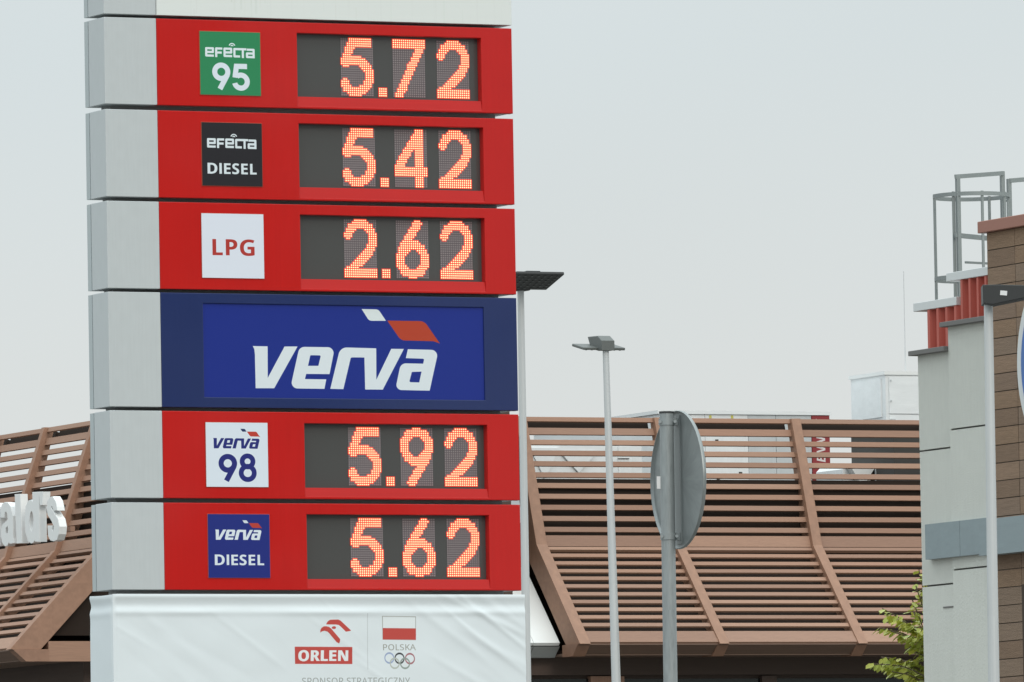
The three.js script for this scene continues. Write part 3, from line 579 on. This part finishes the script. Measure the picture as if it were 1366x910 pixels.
function efectaMark(g, S) {   // in units of a 760 x 780 badge
  g.save(); g.scale(S / 760, S / 780); g.lineJoin = 'round'; g.lineCap = 'butt'; g.lineWidth = 27; const P = (...a) => { g.beginPath(); g.moveTo(a[0], a[1]); for (let i = 2; i < a.length; i += 2) g.lineTo(a[i], a[i + 1]); g.stroke(); };
  const e = (x) => P(x + 95, 298, x, 298, x, 208, x + 84, 208, x + 84, 254, x + 6, 254);
  e(80); P(205, 315, 205, 208, 283, 208); P(205, 258, 275, 258); e(310); P(505, 300, 434, 300, 434, 210, 585, 210); P(540, 210, 540, 318);
  P(590, 214, 676, 214, 676, 318); P(676, 304, 592, 304, 592, 260, 676, 260);
  g.lineWidth = 13; g.beginPath(); g.arc(405, 178, 36, Math.PI * 1.08, Math.PI * 1.92); g.stroke(); g.beginPath(); g.arc(405, 180, 15, Math.PI * 1.1, Math.PI * 1.9); g.stroke();
  g.restore();
}
function numeral(g, S, ch, col) {
  g.save(); g.scale(S / 760, S / 780); g.strokeStyle = col; g.lineJoin = 'miter'; g.lineCap = 'butt';
  g.lineWidth = 64; const nine = (cx, cy) => { g.beginPath(); g.arc(cx, cy, 82, 0, Math.PI * 2); g.stroke(); g.beginPath(); g.moveTo(cx + 76, cy + 36); g.lineTo(cx - 20, cy + 212); g.stroke(); };
  nine(265, 495);
  if (ch === '95') { g.beginPath(); g.moveTo(590, 422); g.lineTo(456, 422); g.lineTo(436, 562); g.stroke(); g.beginPath(); g.arc(510, 610, 80, -Math.PI * 0.72, Math.PI * 0.92); g.stroke(); }
  else { g.lineWidth = 60; g.beginPath(); g.arc(508, 470, 66, 0, 7); g.stroke(); g.beginPath(); g.arc(508, 610, 80, 0, 7); g.stroke(); }
  g.restore();
}
const badgeTex = {
  green: canvasTex(512, 512, (g, S) => { g.fillStyle = '#33875a'; g.fillRect(0, 0, S, S); g.strokeStyle = '#dfe9ee'; efectaMark(g, S); numeral(g, S, '95', '#dde6ef'); }),
  black: canvasTex(512, 512, (g, S) => { g.fillStyle = '#2b2a2e'; g.fillRect(0, 0, S, S); g.strokeStyle = '#dbe5ea'; efectaMark(g, S); g.fillStyle = '#dbe5ea'; dieselWord(g, S * 0.09, S * 0.905, S * 0.81, S * 0.17); }),
  lpg: canvasTex(512, 512, (g, S) => { g.fillStyle = '#dfe4ef'; g.fillRect(0, 0, S, S); g.fillStyle = '#b23b35'; fitText(g, 'LPG', S * 0.17, S * 0.85, S * 0.648, S * 0.255, 'bold'); }),
  white98: canvasTex(512, 512, (g, S) => { g.fillStyle = '#dce5ef'; g.fillRect(0, 0, S, S); smallWord(g, S, '#2a3178', '#2a3560', '#bf4238'); numeral(g, S, '98', '#2b3078'); }),
  navy: canvasTex(512, 512, (g, S) => { g.fillStyle = '#26317e'; g.fillRect(0, 0, S, S); smallWord(g, S, '#dde6ee', '#d8e0e8', '#b8433c'); g.fillStyle = '#dde6ee'; dieselWord(g, S * 0.105, S * 0.905, S * 0.80, S * 0.165); }),
};
function smallWord(g, S, a, b, c) {
  const kx = S * 0.755 / (wb.x1 - wb.x0), ky = S * 0.163 / (wb.y1 - wb.y0);
  drawWord(g, (x) => S * 0.118 + (x - wb.x0) * kx, (y) => S * 0.405 - (y - wb.y0) * ky, kx, a, b, c);
}

// --- seven-by-column LED digits
const STROKES = {
  5: [[[6, 2], [5.6, 2], [3.4, 7], [2, 11]], [[2, 11.2], [5, 9.9], [8, 9.9], [11, 11.3], [13.5, 14], [14.1, 17.5], [13.2, 20.5], [11, 23], [8, 24], [4.9, 23.8], [2.6, 22], [1.9, 20]]],
  7: [[[14, 2.6], [13.2, 4.5], [8.9, 13], [4.6, 22], [3.2, 24.6]]],
  2: [[[1.9, 7], [3.4, 4.2], [6.4, 2.1], [9.6, 2.1], [12.6, 4], [14, 7], [14, 10.5], [12.5, 13.8], [8, 18.5], [2.6, 23]]],
  4: [[[11.4, 2.5], [7, 8.8], [3.4, 14.3], [2, 17.4]], [[2, 17.4], [2.2, 18]]],
  6: [[[10.6, 1.4], [8.6, 4.5], [5.6, 9], [3.1, 13], [2, 17], [2.3, 20], [4.2, 23], [8, 24.1], [11.8, 23], [13.8, 19.8], [13.9, 16], [12.4, 12.8], [9.5, 11], [6.2, 11.6], [3.8, 13.8]]],
};
STROKES[9] = STROKES[6].map((l) => l.map(([x, y]) => [16 - x, 26 - y]));
const segDist = (px, py, a, b) => { const dx = b[0] - a[0], dy = b[1] - a[1], k = Math.max(0, Math.min(1, ((px - a[0]) * dx + (py - a[1]) * dy) / (dx * dx + dy * dy))); return Math.hypot(px - a[0] - dx * k, py - a[1] - dy * k); };
const RECTS = { 5: [[4, 14, 0, 3]], 7: [[0, 15, 0, 3]], 2: [[0, 15, 22, 25]], 4: [[10, 13, 0, 25], [0, 15, 17, 20]], 6: [], 9: [] };
const isLit = (d, c, r) => RECTS[d].some(([a, b, e, f]) => c >= a && c <= b && r >= e && r <= f) || STROKES[d].some((l) => l.some((p, i) => i + 1 < l.length && segDist(c + 0.5, r + 0.5, l[i], l[i + 1]) < 1.93));
const PITCH_LED = 0.0106;

const pylon = thing('price_pylon', 'tall grey fuel price pylon with red price panels and glowing orange digits', 'price pylon', pf);
span(pylon, 'core', M.core, 0.07, PX - 0.045, 0, 7.4, -0.21, -0.105);
const modules = [[24.5, 140], [147, 263.3], [269, 385.3], [390, 543], [548, 664.5], [670.5, 787]];
function moduleShell(y0, y1) {
  const m = span(pylon, 'price_module', M.panelGrey, 0, PG, y0, y1, -0.187, 0, 0.003);
  const sub = (name, geo, mat, x, y, z) => part(m, name, geo, mat, [x - PG / 2, y - (y0 + y1) / 2, z + 0.0935]);
  sub('module_body', box(PX - PG - 0.004, y1 - y0 - 0.004, 0.142), M.panelGrey, (PG + PX) / 2, (y0 + y1) / 2, -0.116);
  sub('back_shell', box(PX - 0.004, y1 - y0 - 0.004, 0.044), M.panelBack, PX / 2, (y0 + y1) / 2, -0.218);
  return { m, sub };
}
function frontPlate(y0, y1, holes, depth = 0.045) {
  const b = 0.003, s = new THREE.Shape(); s.moveTo(PG + 0.001 + b, y0 + b); s.lineTo(PX - b, y0 + b); s.lineTo(PX - b, y1 - b); s.lineTo(PG + 0.001 + b, y1 - b); s.closePath();
  for (const [x0, x1, a, c] of holes) { const h = new THREE.Path(); h.moveTo(x0 - b, a - b); h.lineTo(x0 - b, c + b); h.lineTo(x1 + b, c + b); h.lineTo(x1 + b, a - b); h.closePath(); s.holes.push(h); }
  return new THREE.ExtrudeGeometry(s, { depth: depth - 2 * b, bevelEnabled: true, bevelSize: b, bevelThickness: b, bevelSegments: 2 }).translate(0, 0, -depth + b);
}
const disc = new THREE.CircleGeometry(0.0034, 8), cell = new THREE.PlaneGeometry(PITCH_LED * 1.36, PITCH_LED * 1.36), offDisc = new THREE.PlaneGeometry(0.0072, 0.0072);
function priceModule(i, digits, dispTL, dispBR_x, dispBL_y, badgeTL, badgeBR, tex) {
  const y1 = py_(modules[i][0]), y0 = py_(modules[i][1]), { m, sub } = moduleShell(y0, y1);
  const [dx0, dy1] = PU(...dispTL), dx1 = PU(dispBR_x, dispTL[1] + 6)[0], dy0 = PU(dispTL[0], dispBL_y)[1];
  sub('front_plate', frontPlate(y0, y1, [[dx0, dx1, y0 + 0.012, dy1]]), M.red, 0, 0, 0).position.set(-PG / 2, -(y0 + y1) / 2, 0.0935);
  const zs = -0.042; sub('display_screen', box(dx1 - dx0 + 0.02, dy1 - dy0 + 0.02, 0.003), M.screen, (dx0 + dx1) / 2, (dy0 + dy1) / 2, zs - 0.0015);
  const sillS = new THREE.Shape(); sillS.moveTo(-0.0445, y0 + 0.0092); sillS.lineTo(-0.0015, y0 + 0.0092); sillS.lineTo(-0.009, dy0); sillS.lineTo(-0.0445, dy0); sillS.closePath();
  const sill = sub('display_sill', new THREE.ExtrudeGeometry(sillS, { depth: dx1 - dx0 - 0.001, bevelEnabled: false }).rotateY(-Math.PI / 2), M.red, 0, 0, 0); sill.position.set(dx1 - 0.0005 - PG / 2, -(y0 + y1) / 2, 0.0935);
  // digit pads and LEDs
  const mh = PITCH_LED * 26, my = (dy0 + dy1) / 2 + mh / 2, starts = [0.242, 0.512, 0.742], off = [], on = [], glow = [];
  digits.forEach((d, k) => {
    const x0 = dx0 + starts[k]; sub('digit_pad', new THREE.PlaneGeometry(PITCH_LED * 16, mh), M.ledPad, x0 + PITCH_LED * 8, my - mh / 2, zs + 0.0008);
    for (let c = 0; c < 16; c++) for (let r = 0; r < 26; r++) {
      const x = x0 + (c + 0.5) * PITCH_LED, y = my - (r + 0.5) * PITCH_LED;
      if (isLit(d, c, r)) { on.push(disc.clone().translate(x, y, zs + 0.0034)); glow.push(cell.clone().translate(x, y, zs + 0.0024 + ((c + r) % 2) * 0.0002)); } else off.push(offDisc.clone().translate(x, y, zs + 0.0016));
    }
  });
  for (let c = 0; c < 4; c++) for (let r = 22; r < 26; r++) { const x = dx0 + 0.437 + (c + 0.5) * PITCH_LED, y = my - (r + 0.5) * PITCH_LED; on.push(disc.clone().translate(x, y, zs + 0.0034)); glow.push(cell.clone().translate(x, y, zs + 0.0024 + ((c + r) % 2) * 0.0002)); }
  for (const [n, l, mt] of [['unlit_leds', off, M.ledOff], ['led_glow', glow, M.ledGlow], ['lit_leds', on, M.ledOn]]) { const p = sub(n, mergeGeometries(l), mt, 0, 0, 0); p.position.set(-PG / 2, -(y0 + y1) / 2, 0.0935); p.userData.kind = 'stuff'; }
  // fuel badge
  const [bx0, by1] = PU(...badgeTL), [bx1] = PU(badgeBR[0], badgeBR[1]), by0 = PU(badgeTL[0], badgeBR[1] - 1)[1];
  sub('fuel_badge', new RoundedBoxGeometry(bx1 - bx0, by1 - by0, 0.006, 1, 0.001), std({ color: lin(0.45, 0.08, 0.04), roughness: 0.4 }), (bx0 + bx1) / 2, (by0 + by1) / 2, 0.001);
  sub('badge_print', new THREE.PlaneGeometry(bx1 - bx0 - 0.004, by1 - by0 - 0.004), phys({ map: tex, roughness: 0.36, specularIntensity: 0.4 }), (bx0 + bx1) / 2, (by0 + by1) / 2, 0.0048);
}
priceModule(0, [5, 7, 2], [396, 44], 641.5, 128.6, [265, 41], [348, 127.6], badgeTex.green);
priceModule(1, [5, 4, 2], [398.5, 164.6], 644.5, 249.5, [267.5, 162.5], [350.3, 249], badgeTex.black);
priceModule(2, [2, 6, 2], [400.4, 286.4], 646.4, 372, [267.4, 284], [352.5, 372], badgeTex.lpg);
priceModule(4, [5, 9, 2], [406, 564.8], 650, 650.6, [273, 563], [358, 651], badgeTex.white98);
priceModule(5, [5, 6, 2], [409, 686.3], 652.3, 772.5, [275.8, 685.4], [360.5, 772.5], badgeTex.navy);
{   // blue brand module
  const y1 = py_(modules[3][0]), y0 = py_(modules[3][1]), { m, sub } = moduleShell(y0, y1); m.name = 'brand_module';
  const [ix0, iy1] = PU(270.7, 404.5), iy0 = PU(271.4, 529.8)[1], ix1 = PU(645.2, 412)[0];
  const fp = sub('front_plate', frontPlate(y0, y1, [[ix0, ix1, iy0, iy1]]), M.navy, 0, 0, 0); fp.position.set(-PG / 2, -(y0 + y1) / 2, 0.0935);
  const tex = canvasTex(1536, 512, (g, w, h) => { g.fillStyle = '#213287'; g.fillRect(0, 0, w, h); const kx = w / (ix1 - ix0), ky = h / (iy1 - iy0); drawWord(g, (x) => (x - ix0) * kx, (y) => (iy1 - y) * ky, kx, '#dde5ea', '#dde5e6', '#b5452f'); });
  sub('brand_face', box(ix1 - ix0 + 0.02, iy1 - iy0 + 0.02, 0.004), M.navy, (ix0 + ix1) / 2, (iy0 + iy1) / 2, -0.012);
  sub('brand_print', new THREE.PlaneGeometry(ix1 - ix0, iy1 - iy0), phys({ map: tex, roughness: 0.34, specularIntensity: 0.3, clearcoat: 0.2, clearcoatRoughness: 0.08 }), (ix0 + ix1) / 2, (iy0 + iy1) / 2, -0.0085);
}
{   // white top module
  const y0 = py_(20.2), y1 = y0 + 1.35;
  const c = span(pylon, 'top_module', M.panelGrey, 0, PG, y0, y1, -0.187, 0, 0.003);
  const stain = canvasTex(1024, 512, (g, w, h) => {
    g.fillStyle = '#dfe3e0'; g.fillRect(0, 0, w, h); const rnd = rng(17);
    for (let i = 0; i < 60; i++) { const x = w * (0.2 + 0.11 * rnd()), a = 0.02 + rnd() * 0.05; g.fillStyle = `rgba(150,165,140,${a})`; g.fillRect(x, h * (0.86 - rnd() * 0.2), 2 + rnd() * 7, h * (0.05 + rnd() * 0.16)); }
    for (let i = 0; i < 140; i++) { g.fillStyle = `rgba(170,175,165,${0.02 + rnd() * 0.03})`; g.fillRect(w * rnd(), h * rnd(), 2 + rnd() * 4, h * rnd() * 0.4); }
  });
  const fr = part(c, 'white_front', box(PX - PG - 0.001, y1 - y0, 0.187), M.capWhite, [(PG + PX) / 2 - PG / 2 + 0.0005, 0, 0]);
  part(c, 'stained_face', new THREE.PlaneGeometry(PX - PG - 0.004, y1 - y0 - 0.002), std({ map: stain, roughness: 0.45 }), [(PG + PX) / 2 - PG / 2, 0, 0.0965]);
  part(c, 'back_shell', box(PX - 0.004, y1 - y0 - 0.004, 0.044), M.panelBack, [PX / 2 - PG / 2, 0, -0.218 + 0.0935]);
}
{   // bottom module under the cloth
  const y1 = py_(792) - 0.02; span(pylon, 'base_module', M.panelGrey, 0.01, PX - 0.01, 0.1, y1, -0.23, -0.012);
  span(pylon, 'plinth', M.core, -0.1, PX + 0.1, 0, 0.1, -0.35, 0.1);
}

// white cloth banner wrapped round the foot of the pylon
{
  const bn = thing('cloth_banner', 'wrinkled white fabric banner with red sponsor print wrapped round the pylon base', 'banner', pf);
  const top = py_(792.5), bottom = 0.35, x1 = PX + 0.012, h = top - bottom;
  const tex = canvasTex(2048, 2048, (g, w, hh) => {
    g.fillStyle = '#dfe6e9'; g.fillRect(0, 0, w, hh);
    const kx = w / x1, ky = hh / h, Z = (x, y) => { const [u, v] = PU(380 + x / 7.19, 810 + y / 7.19); return [u * kx, (top - v) * ky]; };
    const poly = (pts, col) => { g.fillStyle = col; g.beginPath(); pts.forEach((p, i) => { const q = Z(...p); i ? g.lineTo(...q) : g.moveTo(...q); }); g.closePath(); g.fill(); };
    const curve = (pts, col) => { g.fillStyle = col; g.beginPath(); const q = pts.map((p) => Z(...p)), n = q.length; g.moveTo((q[n - 1][0] + q[0][0]) / 2, (q[n - 1][1] + q[0][1]) / 2); for (let i = 0; i < n; i++) { const e = [(q[i][0] + q[(i + 1) % n][0]) / 2, (q[i][1] + q[(i + 1) % n][1]) / 2]; g.quadraticCurveTo(q[i][0], q[i][1], ...e); } g.closePath(); g.fill(); };
    const red = '#c1473f';
    // bird's head mark
    poly([[388, 166], [402, 140], [425, 124], [460, 121], [505, 121], [528, 132], [628, 226], [604, 233], [578, 237], [528, 187], [508, 172], [480, 168], [430, 168]], red);
    poly([[334, 246], [334, 222], [345, 200], [366, 186], [390, 185], [418, 192], [438, 208], [522, 308], [520, 330], [514, 350], [490, 338], [418, 252], [400, 236], [372, 228], [348, 234]], red);
    curve([[445, 190], [470, 182], [486, 196], [478, 210], [456, 212], [440, 204]], red);
    poly([[88, 381], [640, 384], [641, 547], [92, 546]], red);
    const label = (t, x0, x1_, yb, cap, col, font, skew = 0) => { const a = Z(x0, yb), b = Z(x1_, yb), c = Z(x0, yb - cap); g.save(); g.fillStyle = col; g.strokeStyle = col; g.transform(1, 0, skew, 1, 0, 0); fitText(g, t, a[0] - skew * a[1], b[0] - skew * a[1], a[1], a[1] - c[1], font); g.restore(); };
    for (const d of [-3, 0, 3]) label('ORLEN', 124 + d, 598 + d, 518, 104, '#e6ebec', 'bold', -0.06);
    label('POLSKA', 938, 1252, 414, 60, '#9a9a92', '');
    label('SPONSOR STRATEGICZNY', 160, 1196, 745, 66, '#a3a8a6', '');
    poly([[782, 60], [788, 60], [792, 600], [786, 600]], '#c3c8ca');
    poly([[926, 86], [1254, 90], [1254, 318], [932, 314]], '#a9aaa6'); poly([[934, 93], [1248, 97], [1248, 205], [936, 202]], '#e3e9ea'); poly([[934, 202], [1254, 206], [1254, 314], [934, 312]], red);
    const ring = (x, y, col) => { const c = Z(x, y), a = Z(x + 43, y), b = Z(x, y + 47); g.strokeStyle = col; g.lineWidth = 5; g.beginPath(); g.ellipse(c[0], c[1], Math.abs(a[0] - c[0]), Math.abs(b[1] - c[1]), 0, 0, 7); g.stroke(); };
    ring(997, 489, '#98a6c6'); ring(1095, 492, '#34363a'); ring(1194, 495, '#a46a70'); ring(1048, 540, '#b7bcb4'); ring(1147, 541, '#8f9b94');
  });
  // wrinkles: hem tucks along the top, slanting folds spreading from the fastened corner
  const fold = (x, y, cx, cy, ang, wid, len, amp) => { const c = Math.cos(ang), s = Math.sin(ang), u = (x - cx) * c + (y - cy) * s, v = -(x - cx) * s + (y - cy) * c; return amp * Math.exp(-((v / wid) ** 2)) * Math.exp(-((u / len) ** 4)); };
  const rnd = rng(33), F = [];
  for (let i = 0; i < 46; i++) F.push([rnd() * x1, top - 0.1 - rnd() * rnd() * 1.6, -0.45 - rnd() * 0.35, 0.008 + rnd() * 0.02, 0.08 + rnd() * 0.25, (rnd() - 0.35) * 0.0026]);
  for (let i = 0; i < 7; i++) F.push([x1 - 0.05 - rnd() * 0.45, top - 0.09 - rnd() * 0.35, -0.35 - rnd() * 0.35, 0.009 + rnd() * 0.012, 0.15 + rnd() * 0.2, 0.002 + rnd() * 0.0028]);
  const z = (x, y) => {
    const t = top - y; let d = 0.006;
    d += 0.0045 * Math.exp(-(((t - 0.085) / 0.014) ** 2)) * (0.5 + 0.8 * vnoise(x * 5, 1, 61)) - 0.006 * Math.exp(-(((t - 0.05) / 0.02) ** 2)) + 0.004 * Math.exp(-(((t - 0.012) / 0.01) ** 2));
    d += 0.006 * (vnoise(x * 3.2, y * 3.2, 62) - 0.5) + 0.003 * (vnoise(x * 9 + y * 4, y * 9 - x * 2, 63) - 0.5);
    for (const f of F) d += fold(x, y, ...f);
    return d;
  };
  const cloth = std({ map: tex, roughness: 0.72 }), plain = std({ color: new THREE.Color('#dfe6e9'), roughness: 0.72 });
  const g = new THREE.PlaneGeometry(x1, h, 420, 460), p = g.attributes.position;
  for (let i = 0; i < p.count; i++) { const x = p.getX(i) + x1 / 2, y = p.getY(i) + (top + bottom) / 2; p.setXYZ(i, x, y, z(x, y) * Math.min(1, x / 0.02)); }
  g.computeVertexNormals(); part(bn, 'printed_front', g, cloth);
  const gs = new THREE.PlaneGeometry(PDEP + 0.02, h, 60, 300), q = gs.attributes.position;
  for (let i = 0; i < q.count; i++) { const t = q.getX(i) + (PDEP + 0.02) / 2, y = q.getY(i) + (top + bottom) / 2, dd = z(5 + t, y) * Math.min(1, (PDEP + 0.02 - t) / 0.02) * 1.2; q.setXYZ(i, -dd * 0.7, y - 0.004 * Math.sin(t * 9) , -(PDEP + 0.02) + t); }
  gs.computeVertexNormals(); part(bn, 'side_fold', gs, plain);
}

renderer.render(scene, camera);
